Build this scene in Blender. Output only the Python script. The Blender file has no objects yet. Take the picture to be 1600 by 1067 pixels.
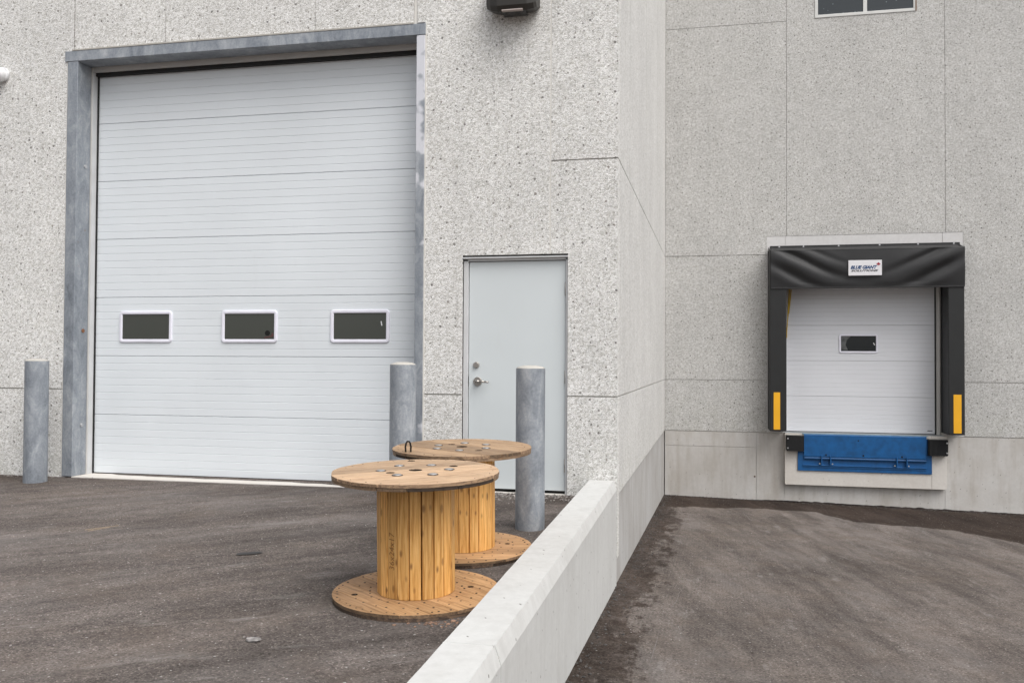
import bpy, bmesh, math, random
from mathutils import Vector, Matrix, noise as mnoise
random.seed(7)
scene = bpy.context.scene
col = scene.collection
rad = math.radians

# ------------------------------------------------------------------ camera
def cam_axes(yaw, pitch, roll):
    y, p, r = rad(yaw), rad(pitch), rad(roll)
    f = Vector((-math.sin(y)*math.cos(p), math.cos(y)*math.cos(p), math.sin(p)))
    rt = Vector((math.cos(y), math.sin(y), 0)); up = rt.cross(f)
    return rt*math.cos(r)+up*math.sin(r), -rt*math.sin(r)+up*math.cos(r), f
F_PX = 1415.2
rt, up, fw = cam_axes(12.6274, 1.1587, 0.3218)
cd = bpy.data.cameras.new('camera'); cam = bpy.data.objects.new('camera', cd); col.objects.link(cam)
cd.sensor_width = 36; cd.lens = F_PX/1600*36; cd.clip_start = .05; cd.clip_end = 2000
M = Matrix((rt, up, -fw)).transposed().to_4x4(); M.translation = Vector((.8413, -8.0366, 1.4454))
cam.matrix_world = M
scene.camera = cam

# ------------------------------------------------------------------ light
SUN_EL, SUN_AZ = 55, 130          # azimuth clockwise from +Y: the sun stands behind the camera, to the right
world = bpy.data.worlds.new('World'); scene.world = world; world.use_nodes = True
wn = world.node_tree; bg = wn.nodes['Background']
sky = wn.nodes.new('ShaderNodeTexSky'); sky.sky_type = 'NISHITA'; sky.sun_disc = False
sky.sun_elevation = rad(SUN_EL); sky.sun_rotation = rad(SUN_AZ)
sky.air_density = 1.0; sky.dust_density = 4.0; sky.ozone_density = 1.0
hs = wn.nodes.new('ShaderNodeHueSaturation'); hs.inputs['Saturation'].default_value = .22
wn.links.new(sky.outputs[0], hs.inputs['Color']); wn.links.new(hs.outputs[0], bg.inputs['Color'])
bg.inputs['Strength'].default_value = .15
sl = bpy.data.lights.new('sun', 'SUN'); sl.energy = 1.2; sl.angle = rad(50); sl.color = (1, .975, .94)
sun = bpy.data.objects.new('sun', sl); col.objects.link(sun)
sd = Vector((math.sin(rad(SUN_AZ))*math.cos(rad(SUN_EL)), math.cos(rad(SUN_AZ))*math.cos(rad(SUN_EL)), math.sin(rad(SUN_EL))))
sun.rotation_euler = sd.to_track_quat('Z', 'Y').to_euler()
scene.view_settings.view_transform = 'Standard'; scene.view_settings.look = 'None'
scene.view_settings.exposure = .43; scene.view_settings.gamma = 1; scene.view_settings.use_curve_mapping = False

# ------------------------------------------------------------------ node helpers
class NT:
    def __init__(s, name, rough=.8, metal=0.0, spec=.5):
        s.m = bpy.data.materials.new(name); s.m.use_nodes = True; s.t = s.m.node_tree; s.p = s.t.nodes['Principled BSDF']
        s.p.inputs['Roughness'].default_value = rough; s.p.inputs['Metallic'].default_value = metal
        s.p.inputs['Specular IOR Level'].default_value = spec
    def n(s, typ, ins=None, **kw):
        nd = s.t.nodes.new(typ)
        for k, v in kw.items(): setattr(nd, k, v)
        for k, v in (ins or {}).items(): s.set(nd.inputs[k], v)
        return nd
    def set(s, inp, v):
        if isinstance(v, bpy.types.NodeSocket): s.t.links.new(v, inp)
        elif isinstance(v, bpy.types.Node): s.t.links.new(v.outputs[0], inp)
        else:
            if inp.type == 'RGBA' and len(v) == 3: v = (*v, 1)
            inp.default_value = v
    def coords(s, rnd=False):
        tc = s.n('ShaderNodeTexCoord'); o = tc.outputs['Object']
        if rnd:
            oi = s.n('ShaderNodeObjectInfo'); m = s.math('MULTIPLY', oi.outputs['Random'], 83.0)
            o = s.n('ShaderNodeVectorMath', {0: o, 1: m}, operation='ADD').outputs[0]
        return o
    def map(s, v, scale=(1, 1, 1), rot=(0, 0, 0)):
        return s.n('ShaderNodeMapping', {'Vector': v, 'Scale': scale, 'Rotation': rot}).outputs[0]
    def rmap(s, v, rot, scale):
        return s.map(s.map(v, (1, 1, 1), (0, 0, rad(rot))), scale)
    def math(s, op, a, b=0.0, c=0.0, clamp=False):
        nd = s.n('ShaderNodeMath', operation=op); nd.use_clamp = clamp
        s.set(nd.inputs[0], a); s.set(nd.inputs[1], b)
        if len(nd.inputs) > 2: s.set(nd.inputs[2], c)
        return nd.outputs[0]
    def noise(s, v, scale, detail=4, rough=.55, out=0, dist=0.0):
        return s.n('ShaderNodeTexNoise', {'Vector': v, 'Scale': scale, 'Detail': detail, 'Roughness': rough, 'Distortion': dist}).outputs[out]
    def voro(s, v, scale, feature='F1', rnd=1.0):
        return s.n('ShaderNodeTexVoronoi', {'Vector': v, 'Scale': scale, 'Randomness': rnd}, feature=feature)
    def uv(s, v, kind):
        q = s.n('ShaderNodeSeparateXYZ', {0: v}); x, y, z = q.outputs
        if kind == 'wall': a, b = s.math('ADD', x, y), z
        elif kind == 'any': a, b = s.math('ADD', x, y), s.math('SUBTRACT', z, x)
        else: a, b = x, y
        return s.n('ShaderNodeCombineXYZ', {0: a, 1: b}).outputs[0]
    def voro2(s, v, scale, feature='F1'):
        return s.n('ShaderNodeTexVoronoi', {'Vector': v, 'Scale': scale}, feature=feature, voronoi_dimensions='2D')
    def ramp(s, f, stops, interp='LINEAR'):
        nd = s.n('ShaderNodeValToRGB', {'Fac': f}); cr = nd.color_ramp; cr.interpolation = interp
        while len(cr.elements) < len(stops): cr.elements.new(.5)
        for e, (p, c) in zip(cr.elements, stops):
            e.position = p; e.color = (c, c, c, 1) if isinstance(c, (int, float)) else (*c, 1)
        return nd.outputs[0]
    def step(s, v, lo, hi, a=0.0, b=1.0):
        return s.n('ShaderNodeMapRange', {'Value': v, 'From Min': lo, 'From Max': hi, 'To Min': a, 'To Max': b}, clamp=True).outputs[0]
    def mix(s, f, a, b, blend='MIX'):
        nd = s.n('ShaderNodeMix', data_type='RGBA', blend_type=blend); s.set(nd.inputs[0], f); s.set(nd.inputs[6], a); s.set(nd.inputs[7], b)
        return nd.outputs[2]
    def bump(s, h, dist=.01, strength=1.0, normal=None):
        nd = s.n('ShaderNodeBump', {'Height': h, 'Distance': dist, 'Strength': strength})
        if normal is not None: s.set(nd.inputs['Normal'], normal)
        return nd.outputs[0]
    def out(s, colr=None, rough=None, normal=None):
        if colr is not None: s.set(s.p.inputs['Base Color'], colr)
        if rough is not None: s.set(s.p.inputs['Roughness'], rough)
        if normal is not None: s.set(s.p.inputs['Normal'], normal)
        return s.m

def mat_plain(name, c, rough=.6, metal=0.0, var=.06, scale=6, bump=0.0, spec=.5):
    s = NT(name, rough, metal, spec); v = s.coords()
    n1 = s.noise(v, scale, 5)
    f = s.step(n1, .3, .7, 1-var, 1+var)
    cc = s.n('ShaderNodeVectorMath', {0: c, 'Scale': f}, operation='SCALE').outputs[0]
    nm = s.bump(s.noise(v, 220, 2), .002, bump) if bump else None
    return s.out(cc, None, nm)

def mat_aggregate(name, tone=1.0, relief=1.0, contrast=1.0):
    s = NT(name, .9, spec=.25); v = s.coords(); u = s.uv(v, 'wall')
    nz = s.n('ShaderNodeVectorMath', {0: s.noise(u, 45, 2, out=1), 'Scale': .016}, operation='SCALE').outputs[0]
    uw = s.n('ShaderNodeVectorMath', {0: u, 1: nz}, operation='ADD').outputs[0]
    vo = s.voro2(uw, 92); d = vo.outputs['Distance']
    sep = s.n('ShaderNodeSeparateColor', {'Color': vo.outputs['Color']})
    stone = s.ramp(sep.outputs[0], [(0, (.50, .485, .45)), (.2, (.64, .63, .60)), (.55, (.74, .73, .71)), (1, (.86, .855, .84))])
    # crevices between the stones: dark, short, unevenly spread
    ed = s.voro2(uw, 92, 'DISTANCE_TO_EDGE').outputs['Distance']
    where = s.step(s.noise(u, 30, 4, .75), .46, .62, 0, 1)
    gap = s.math('MULTIPLY', s.step(ed, .05, .20, 1, 0), s.math('ADD', s.math('MULTIPLY', where, .80), .16))
    c = s.mix(s.math('MULTIPLY', gap, contrast), stone, (.17, .16, .145))
    # dark pebbles, sparse large and frequent small
    for sc_, lo, hi, thr, amt, cols in ((13.5, .04, .15, .62, .9, ((.06, .055, .05), (.22, .19, .16))), (48, .10, .26, .58, .60, ((.12, .115, .11), (.34, .31, .27)))):
        vp = s.voro2(uw, sc_); spc = s.n('ShaderNodeSeparateColor', {'Color': vp.outputs['Color']})
        pm = s.math('MULTIPLY', s.math('LESS_THAN', vp.outputs['Distance'], s.step(spc.outputs[1], 0, 1, lo, hi)), s.math('GREATER_THAN', spc.outputs[0], thr))
        c = s.mix(s.math('MULTIPLY', pm, amt*contrast), c, s.mix(s.math('MULTIPLY', spc.outputs[2], spc.outputs[2]), *cols))
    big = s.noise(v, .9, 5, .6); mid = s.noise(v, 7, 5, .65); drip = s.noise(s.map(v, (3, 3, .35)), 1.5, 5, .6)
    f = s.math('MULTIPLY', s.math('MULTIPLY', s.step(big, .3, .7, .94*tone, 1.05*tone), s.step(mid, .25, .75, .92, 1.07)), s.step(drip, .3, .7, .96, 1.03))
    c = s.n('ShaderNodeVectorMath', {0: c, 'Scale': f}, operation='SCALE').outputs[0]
    z = s.n('ShaderNodeSeparateXYZ', {0: v}).outputs[2]
    g = s.math('MULTIPLY', s.step(z, .25, .9, 1, 0), s.step(s.noise(v, 3.2, 6, .7), .42, .72))
    c = s.mix(s.math('MULTIPLY', g, .32), c, (.36, .36, .29))
    return s.out(c, None, s.bump(s.step(d, 0, .8, 1, 0), .005, .6*relief))

def mat_concrete(name, base=(.44, .43, .41), stain=(.30, .27, .235), vert=True, holes=1.0, amount=.55):
    s = NT(name, .85, spec=.3); v = s.coords()
    n1 = s.noise(v, 1.3, 6, .65); n2 = s.noise(s.map(v, (5, 5, .7)), 2, 5, .6); n3 = s.noise(v, 22, 5, .7)
    m = s.math('MULTIPLY', s.math('ADD', s.step(n1, .4, .75), s.step(n2, .45, .8, 0, .9 if vert else .2)), amount, clamp=True)
    c = s.mix(m, base, stain)
    f = s.step(n3, .25, .75, .93, 1.05)
    c = s.n('ShaderNodeVectorMath', {0: c, 'Scale': f}, operation='SCALE').outputs[0]
    light = s.step(s.noise(v, 2.6, 5, .7), .55, .8, 0, .22)
    c = s.mix(light, c, (.58, .57, .55))
    vp = s.voro2(s.uv(v, 'any'), 8.5); sp = s.n('ShaderNodeSeparateColor', {'Color': vp.outputs['Color']})
    size = s.step(sp.outputs[1], .3, 1, .015, .095)
    edge = s.math('ADD', vp.outputs['Distance'], s.math('MULTIPLY', s.noise(v, 70, 2), .05))
    pm = s.math('MULTIPLY', s.math('LESS_THAN', edge, size), s.math('GREATER_THAN', sp.outputs[0], .35))
    c = s.mix(s.math('MULTIPLY', pm, .75*holes), c, (.13, .12, .11))
    drip = s.step(s.noise(s.map(v, (14, 14, .5)), 1.5, 5, .65), .62, .8, 0, .35 if vert else 0)
    c = s.mix(drip, c, stain)
    h = s.math('SUBTRACT', s.math('ADD', s.noise(v, 90, 4, .7), s.math('MULTIPLY', n3, .5)), s.math('MULTIPLY', pm, 1.5*holes))
    return s.out(c, None, s.bump(h, .0015, .35))

def mat_galv(name, patch=0.0, streak=True, rust=0.0):
    s = NT(name, .48, .25, .5); v = s.coords(True)
    mp = s.map(v, (1, 1, .45) if streak else (1, 1, 1))
    n1 = s.noise(mp, 9, 6, .7, dist=.8); n2 = s.noise(v, 60, 4, .6); n3 = s.noise(mp, 2.2, 4, .6)
    t = s.math('ADD', s.math('MULTIPLY', n1, .6), s.math('ADD', s.math('MULTIPLY', n2, .2), s.math('MULTIPLY', n3, .35)))
    c = s.ramp(t, [(.40, (.145, .162, .185)), (.52, (.235, .258, .288)), (.62, (.32, .343, .372)), (.74, (.47, .485, .505))])
    if patch:
        w = s.coords(); zz = s.n('ShaderNodeSeparateXYZ', {0: w}).outputs[2]
        k = s.step(s.math('ADD', s.noise(s.map(w, (1, 1, 1)), 3.0, 3, .6), s.step(zz, 1.4, 4.6, -.12, .10)), .50, .56)
        c = s.mix(s.math('MULTIPLY', k, patch), c, (.72, .72, .76))
    if rust:
        k = s.step(s.noise(v, 14, 4, .7), .68, .74)
        c = s.mix(s.math('MULTIPLY', k, rust), c, (.20, .11, .07))
    return s.out(c, s.step(n1, .3, .7, .38, .62), s.bump(n2, .001, .5))

def mat_paint(name, c, rough=.45, emboss=True):
    s = NT(name, rough, spec=.45); v = s.coords()
    n1 = s.noise(v, 1.1, 3, .5); n2 = s.noise(s.map(v, (6, 6, 60)), 5, 4, .6)
    f = s.step(n1, .3, .7, .965, 1.02)
    cc = s.n('ShaderNodeVectorMath', {0: c, 'Scale': f}, operation='SCALE').outputs[0]
    dirt = s.step(s.noise(s.map(v, (4, 4, 1)), 1.6, 6, .7), .6, .85, 0, .12)
    cc = s.mix(dirt, cc, (.45, .43, .40))
    nm = s.bump(n1, .02, .5)
    if emboss: nm = s.bump(n2, .0006, .6, nm)
    return s.out(cc, None, nm)

def mat_wood(name, light, mid, dark, stain=.35, knots=1.0, rough=.6, var=.24):
    """grain runs along the local X axis"""
    s = NT(name, rough, spec=.35); v = s.coords(True)
    g = s.noise(s.map(v, (1.2, 26, 26)), 3, 6, .6, dist=.6)
    g2 = s.noise(s.map(v, (3, 90, 90)), 3, 4, .7)
    c = s.ramp(s.math('ADD', s.math('MULTIPLY', g, .75), s.math('MULTIPLY', g2, .25)), [(.36, dark), (.48, mid), (.60, light)])
    oi = s.n('ShaderNodeObjectInfo')
    f = s.step(oi.outputs['Random'], 0, 1, 1-var, 1+var)
    c = s.n('ShaderNodeVectorMath', {0: c, 'Scale': f}, operation='SCALE').outputs[0]
    st = s.step(s.noise(s.map(v, (2.2, 9, 9)), 2.6, 6, .72, dist=1.0), .55, .78)
    c = s.mix(s.math('MULTIPLY', st, stain), c, (.075, .05, .035))
    vp = s.voro2(s.map(v, (6.5, 15, 10)), 1.0); sp = s.n('ShaderNodeSeparateColor', {'Color': vp.outputs['Color']})
    k = s.math('MULTIPLY', s.step(s.math('ADD', s.math('ADD', vp.outputs['Distance'], s.math('MULTIPLY', sp.outputs[2], .09)), s.math('MULTIPLY', s.noise(s.map(v, (20, 60, 60)), 1, 3), .08)), 15e-2, .26, 1, 0), s.math('GREATER_THAN', sp.outputs[0], .4))
    c = s.mix(s.math('MULTIPLY', s.math('MULTIPLY', k, s.step(sp.outputs[1], 0, 1, .45, 1)), .85*knots), c, (.17, .075, .025))
    return s.out(c, None, s.bump(s.math('ADD', g, s.math('MULTIPLY', g2, .6)), .003, .5))

def mat_asphalt(name, base, wet=False):
    s = NT(name, .92, spec=.08); v = s.coords(); u = s.uv(v, 'floor')
    vw = s.voro2(u, 150); sc = s.n('ShaderNodeSeparateColor', {'Color': vw.outputs['Color']})
    f = s.ramp(sc.outputs[0], [(0, .62), (.5, .95), (.86, 1.15), (.97, 1.5), (1, 2.3)])
    c = s.n('ShaderNodeVectorMath', {0: base, 1: f}, operation='MULTIPLY').outputs[0]
    vm = s.voro2(s.map(u, (1, 1.3, 1)), 34); sm = s.n('ShaderNodeSeparateColor', {'Color': vm.outputs['Color']})
    pit = s.math('MULTIPLY', s.math('GREATER_THAN', sm.outputs[0], .60), s.step(vm.outputs['Distance'], .16, .36, 1, 0))
    c = s.mix(s.math('MULTIPLY', pit, .40), c, (.04, .035, .034))
    vc = s.voro2(u, 11); sc2 = s.n('ShaderNodeSeparateColor', {'Color': vc.outputs['Color']})
    chip = s.math('MULTIPLY', s.math('LESS_THAN', vc.outputs['Distance'], s.step(sc2.outputs[1], 0, 1, .012, .07)), s.math('GREATER_THAN', sc2.outputs[0], .62))
    a1 = -38 if not wet else 78
    n1 = s.noise(s.rmap(v, a1, (.35, 1.9, 1)), 1.5, 7, .66, dist=.5); n2 = s.noise(v, .5, 4, .6); n4 = s.noise(v, 7, 7, .78); n5 = s.noise(v, 26, 5, .75)
    k = s.math('MULTIPLY', s.math('MULTIPLY', s.step(n1, .34, .66, .66, 1.30), s.step(n2, .35, .65, .82, 1.16)), s.math('MULTIPLY', s.step(n4, .3, .7, .80, 1.19), s.step(n5, .3, .7, .84, 1.15)))
    c = s.n('ShaderNodeVectorMath', {0: c, 'Scale': k}, operation='SCALE').outputs[0]
    dust = s.step(s.noise(s.rmap(v, a1-6, (.6, 2.2, 1)), .75, 8, .70), .48, .70, 0, .55)
    c = s.mix(dust, c, (.235, .215, .205))
    pale = s.step(s.noise(s.rmap(v, a1+8, (.8, 2.6, 1)), 1.9, 9, .74), .57, .72, 0, .6)
    c = s.mix(pale, c, (.34, .32, .305))
    tint = s.noise(v, 1.9, 5, .65)
    c = s.mix(s.step(tint, .48, .72, 0, .28), c, (.155, .115, .085))
    xyz = s.n('ShaderNodeSeparateXYZ', {0: v}); X, Y = xyz.outputs[0], xyz.outputs[1]
    rough = None
    dark = s.n('ShaderNodeVectorMath', {0: c, 1: (.27, .225, .20)}, operation='MULTIPLY').outputs[0]
    if wet:
        T = s.ramp(s.math('DIVIDE', X, 8.0), [(0, .755), (.18, .815), (.295, .812), (.345, .70), (.50, .668), (.555, .58), (.60, .50), (1, .44)])
        wob = s.math('MULTIPLY', s.math('SUBTRACT', s.noise(s.map(v, (1.6, 1.6, 1)), 2.0, 8, .66), .5), .6)
        T = s.math('MULTIPLY', T, 8.0)
        m1 = s.step(s.math('SUBTRACT', s.math('ADD', Y, wob), T), -.02, .05)
        jag = s.noise(s.map(v, (2.2, .9, 1)), 1.6, 9, .74); jag2 = s.noise(s.map(v, (4, 4, 1)), 2, 6, .75)
        wid = s.math('ADD', s.step(jag, .36, .68, .12, .56), s.math('MULTIPLY', s.math('SUBTRACT', jag2, .5), .30))
        m2 = s.step(s.math('SUBTRACT', X, wid), -.05, .05, 1, 0)
        clump = s.step(s.noise(v, 8, 6, .8), .34, .60, .55, 1.0)
        wetm = s.math('MAXIMUM', m1, s.math('MULTIPLY', m2, clump))
        tr = 0
        for x0_, w_ in ((1.55, .22), (2.35, .16), (3.75, .24), (4.55, .15)):
            cx = s.math('ADD', X, s.math('ADD', s.math('MULTIPLY', Y, .07), s.math('MULTIPLY', s.noise(s.map(v, (.2, .5, 1)), 1, 2), .5)))
            q = s.step(s.math('ABSOLUTE', s.math('SUBTRACT', cx, x0_+.35)), w_*.5, w_*1.3, 1, 0); tr = q if tr == 0 else s.math('MAXIMUM', tr, q)
        tr = s.math('MULTIPLY', tr, s.step(s.noise(s.rmap(v, 80, (.5, 5, 1)), 1.5, 6, .7), .38, .66, 0, .38))
        c = s.mix(tr, c, (.055, .046, .043)); dark = s.n('ShaderNodeVectorMath', {0: c, 1: (.27, .225, .20)}, operation='MULTIPLY').outputs[0]
        # a few stray damp patches out on the ramp
        st = s.math('MULTIPLY', s.step(s.noise(s.map(v, (1, 2.2, 1), (0, 0, .3)), 1.1, 7, .7), .66, .72), s.step(X, .3, 1.0, .6, 0))
        wetm = s.math('MAXIMUM', wetm, st)
        c = s.mix(s.math('MULTIPLY', wetm, .93), c, dark)
        rough = s.step(wetm, 0, 1, .92, .85)
    else:
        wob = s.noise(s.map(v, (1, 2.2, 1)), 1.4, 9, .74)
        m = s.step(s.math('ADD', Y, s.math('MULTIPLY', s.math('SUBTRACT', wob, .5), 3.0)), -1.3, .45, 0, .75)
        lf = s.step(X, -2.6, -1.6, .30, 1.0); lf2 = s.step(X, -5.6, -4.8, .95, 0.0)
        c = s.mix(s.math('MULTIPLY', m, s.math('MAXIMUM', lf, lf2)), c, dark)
    c = s.mix(s.math('MULTIPLY', chip, .85), c, (.46, .44, .42))
    h = s.math('ADD', s.math('ADD', s.step(vw.outputs['Distance'], 0, .8, 1, 0), s.math('MULTIPLY', pit, -1.2)), s.math('MULTIPLY', s.noise(v, 30, 5, .7), 1.5))
    return s.out(c, rough, s.bump(h, .006, .8))

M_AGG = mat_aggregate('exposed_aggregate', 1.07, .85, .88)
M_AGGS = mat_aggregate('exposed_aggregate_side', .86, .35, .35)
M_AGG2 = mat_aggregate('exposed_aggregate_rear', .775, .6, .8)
M_CORE = mat_plain('joint_backing', (.50, .485, .45), .9)
M_CAULK = mat_plain('joint_sealant', (.66, .64, .60), .8)
M_SMOOTH = mat_concrete('smooth_concrete', (.62, .61, .605), (.52, .51, .50), holes=.2, amount=.3)
M_FOUND = mat_concrete('foundation_concrete', (.53, .515, .495), (.36, .325, .285), amount=.6)
M_FOUND2 = mat_concrete('side_foundation_concrete', (.455, .45, .44), (.30, .275, .25), amount=.65)
M_RETAIN = mat_concrete('retaining_concrete', (.555, .555, .54), (.40, .39, .37), amount=.42, holes=1.0)
M_LEDGE = mat_concrete('ledge_concrete', (.62, .59, .55), (.44, .38, .32), vert=False, amount=.35)
M_GALV = mat_galv('galvanised_steel')
M_GALVP = mat_galv('galvanised_steel_patched', patch=.85)
M_GALVD = mat_galv('galvanised_steel_weathered', rust=.5)
M_CAP = mat_concrete('cap_concrete', (.47, .45, .41), (.34, .32, .28), amount=.6, holes=.3)
M_DOOR = mat_paint('white_door_paint', (.71, .745, .77))
M_DOOR2 = mat_paint('white_dock_door_paint', (.68, .69, .72))
M_SLAB = mat_paint('pale_grey_door_paint', (.605, .645, .655), .5, False)
M_FRAME = mat_plain('door_frame_paint', (.58, .585, .59), .5)
M_VINYL = mat_plain('white_vinyl', (.76, .755, .83), .4)
M_TRIM = mat_plain('grey_trim', (.52, .51, .49), .5)
M_BLACK = mat_plain('black_rubber', (.008, .008, .008), .7, var=.2)
M_BUMP = mat_plain('laminated_black_rubber', (.008, .008, .009), .85, var=.4, scale=30)
M_FABRIC = mat_plain('black_vinyl_fabric', (.0105, .0105, .0115), .58, var=.12, bump=.4)
M_FABRIC2 = mat_plain('black_pad_fabric', (.009, .0095, .0098), .55, var=.12, bump=.4)
M_YELLOW = mat_plain('yellow_reflective', (.80, .40, .01), .5, var=.04)
M_STRAP = mat_plain('yellow_webbing', (.55, .36, .04), .8)
M_BLUE = mat_plain('blue_paint', (.0015, .082, .25), .5, var=.22, scale=9)
M_STEEL = mat_plain('satin_nickel', (.42, .39, .36), .35, .9)
M_ZINC = mat_plain('zinc_plate', (.55, .55, .56), .35, .8)
M_WASH = mat_plain('dull_zinc', (.33, .33, .33), .5, .5, var=.3, scale=50)
M_RUSTY = mat_plain('dark_iron', (.05, .04, .035), .6, .5, var=.4, scale=40)
M_BRONZE = mat_plain('dark_bronze', (.030, .027, .023), .5)
M_WHITEP = mat_plain('white_plastic', (.72, .72, .73), .35)
M_LENS = mat_plain('black_lens', (.01, .01, .01), .08)
M_SIGN = mat_plain('sign_white', (.70, .69, .71), .4, var=.02)
M_NAVY = mat_plain('print_blue', (.010, .050, .15), .6)
M_INK = mat_plain('print_black', (.02, .02, .03), .6)
M_RED = mat_plain('print_red', (.30, .02, .04), .6)
M_ALU = mat_plain('aluminium_frame', (.60, .60, .58), .4)
M_BROWNF = mat_plain('brown_frame_edge', (.22, .16, .12), .5)
M_GLASS = NT('tinted_glass', .12, spec=.5).out((.062, .066, .058))
M_GLASS2 = NT('dark_glass', .08, spec=.5).out((.016, .019, .021))
def glass_spots():
    s = NT('rain_spotted_glass', .10, spec=.5); v = s.coords()
    vo = s.voro(v, 14); sc = s.n('ShaderNodeSeparateColor', {'Color': vo.outputs['Color']})
    k = s.math('MULTIPLY', s.math('LESS_THAN', vo.outputs['Distance'], .16), s.math('GREATER_THAN', sc.outputs[0], .45))
    return s.out(s.mix(s.math('MULTIPLY', k, .6), (.030, .036, .04), (.16, .19, .20)))
M_GLASS3 = glass_spots()
M_WDRUM = mat_wood('varnished_pine', (.76, .45, .165), (.63, .335, .10), (.42, .19, .045), .16, 1.0, .5, .22)
M_WTOP = mat_wood('weathered_pine', (.56, .40, .26), (.45, .30, .185), (.27, .165, .095), .62, .5)
M_WTOP2 = mat_wood('weathered_pine_brown', (.44, .30, .185), (.33, .215, .125), (.19, .115, .065), .65, .5)
M_WBASE = mat_wood('oiled_pine', (.53, .325, .17), (.43, .25, .12), (.27, .15, .068), .5, .5)
M_HOLE = mat_plain('dark_bored_wood', (.035, .022, .014), .9, var=.4, scale=30)  # very dark brown for the walls of the bored holes
M_WDIRT = mat_wood('dirty_edge_pine', (.13, .085, .055), (.07, .048, .035), (.03, .022, .018), .5, .2, var=.5)
M_WEDGE = mat_wood('dark_edge_pine', (.30, .20, .12), (.20, .13, .08), (.10, .062, .04), .65, .4, var=.45)
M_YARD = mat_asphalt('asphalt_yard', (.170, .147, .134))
M_RAMP = mat_asphalt('asphalt_ramp', (.176, .152, .137), True)
M_STONE = mat_plain('gravel_stone', (.22, .20, .185), .9, var=.7, scale=25)
M_STRAW = mat_plain('dry_straw', (.38, .29, .19), .8)
M_CHIP = mat_plain('red_bark', (.24, .15, .105), .9, var=.6, scale=50)
M_PAPER = mat_plain('crumpled_paper', (.26, .245, .235), .9, var=.4, scale=40)

# ------------------------------------------------------------------ object helpers
def thing(name, label, cat, loc=(0, 0, 0), rot=(0, 0, 0), group=None):
    o = bpy.data.objects.new(name, None); col.objects.link(o); o.location = loc; o.rotation_euler = rot; o.empty_display_size = .1
    o['label'] = label; o['category'] = cat
    if group: o['group'] = group
    return o
def tag(o, label, cat, group=None):
    o['label'] = label; o['category'] = cat
    if group: o['group'] = group
    return o
def link(name, me, mat, parent=None, world=True, mtx=None):
    o = bpy.data.objects.new(name, me); col.objects.link(o)
    if mat and not me.materials: me.materials.append(mat)
    if mtx is not None: o.matrix_basis = mtx
    if parent is not None:
        o.parent = parent
        if world:
            w = Matrix.Identity(4); p = parent
            while p is not None:
                w = (p.matrix_parent_inverse @ p.matrix_basis) @ w if p.parent else p.matrix_basis @ w
                p = p.parent
            o.matrix_parent_inverse = w.inverted()
    return o
def mesh(name, vs, fs):
    me = bpy.data.meshes.new(name); me.from_pydata([tuple(v) for v in vs], [], fs); me.update(); return me
def bm_mesh(name, bm):
    bmesh.ops.recalc_face_normals(bm, faces=bm.faces)
    me = bpy.data.meshes.new(name); bm.to_mesh(me); bm.free(); return me
def bm_box(bm, x0, x1, y0, y1, z0, z1, bev=0.0, seg=1):
    r = bmesh.ops.create_cube(bm, size=1)
    for v in r['verts']:
        v.co = Vector((x0+(v.co.x+.5)*(x1-x0), y0+(v.co.y+.5)*(y1-y0), z0+(v.co.z+.5)*(z1-z0)))
    if bev:
        es = list({e for v in r['verts'] for e in v.link_edges})
        bmesh.ops.bevel(bm, geom=es, offset=bev, segments=seg, affect='EDGES', profile=.5)
def bm_cyl(bm, p0, p1, r0, r1=None, n=20, cap=True):
    p0, p1 = Vector(p0), Vector(p1); r1 = r0 if r1 is None else r1
    d = p1-p0; q = d.to_track_quat('Z', 'Y').to_matrix().to_4x4()
    bmesh.ops.create_cone(bm, cap_ends=cap, segments=n, radius1=r0, radius2=r1, depth=d.length,
                          matrix=Matrix.Translation((p0+p1)/2) @ q)
def box(name, b, mat, parent=None, bev=0.0, seg=1, world=True):
    bm = bmesh.new(); bm_box(bm, *b, bev=bev, seg=seg); return link(name, bm_mesh(name, bm), mat, parent, world)
def cyl(name, p0, p1, r, mat, parent=None, r1=None, n=20, world=True, bev=0.0):
    bm = bmesh.new(); bm_cyl(bm, p0, p1, r, r1, n)
    if bev:
        es = [e for e in bm.edges if len(e.link_faces) == 2 and e.calc_face_angle(0) > 1.0]
        bmesh.ops.bevel(bm, geom=es, offset=bev, segments=2, affect='EDGES', profile=.5)
    o = link(name, bm_mesh(name, bm), mat, parent, world)
    for p in o.data.polygons: p.use_smooth = len(p.vertices) == 4
    return o
def prism(pts, d0, d1, axes):
    """polygon pts (a, b) extruded from d0 to d1; axes maps (a, b, d) to xyz"""
    bm = bmesh.new(); v0 = [bm.verts.new(axes(a, b, d0)) for a, b in pts]; v1 = [bm.verts.new(axes(a, b, d1)) for a, b in pts]
    bm.faces.new(v0); bm.faces.new(list(reversed(v1))); n = len(pts)
    for i in range(n): bm.faces.new((v0[i], v0[(i+1) % n], v1[(i+1) % n], v1[i]))
    return bm
FX = lambda a, b, d: (a, d, b)        # front-facing plane: a = X, b = Z, d = Y
SX = lambda a, b, d: (-d, a, b)       # side wall facing +X: a = Y, b = Z, d = depth behind the face
DB = 7.8365                           # rear wall plane
FL = .245                             # floor level of the hall
TOP = 10.0

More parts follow.
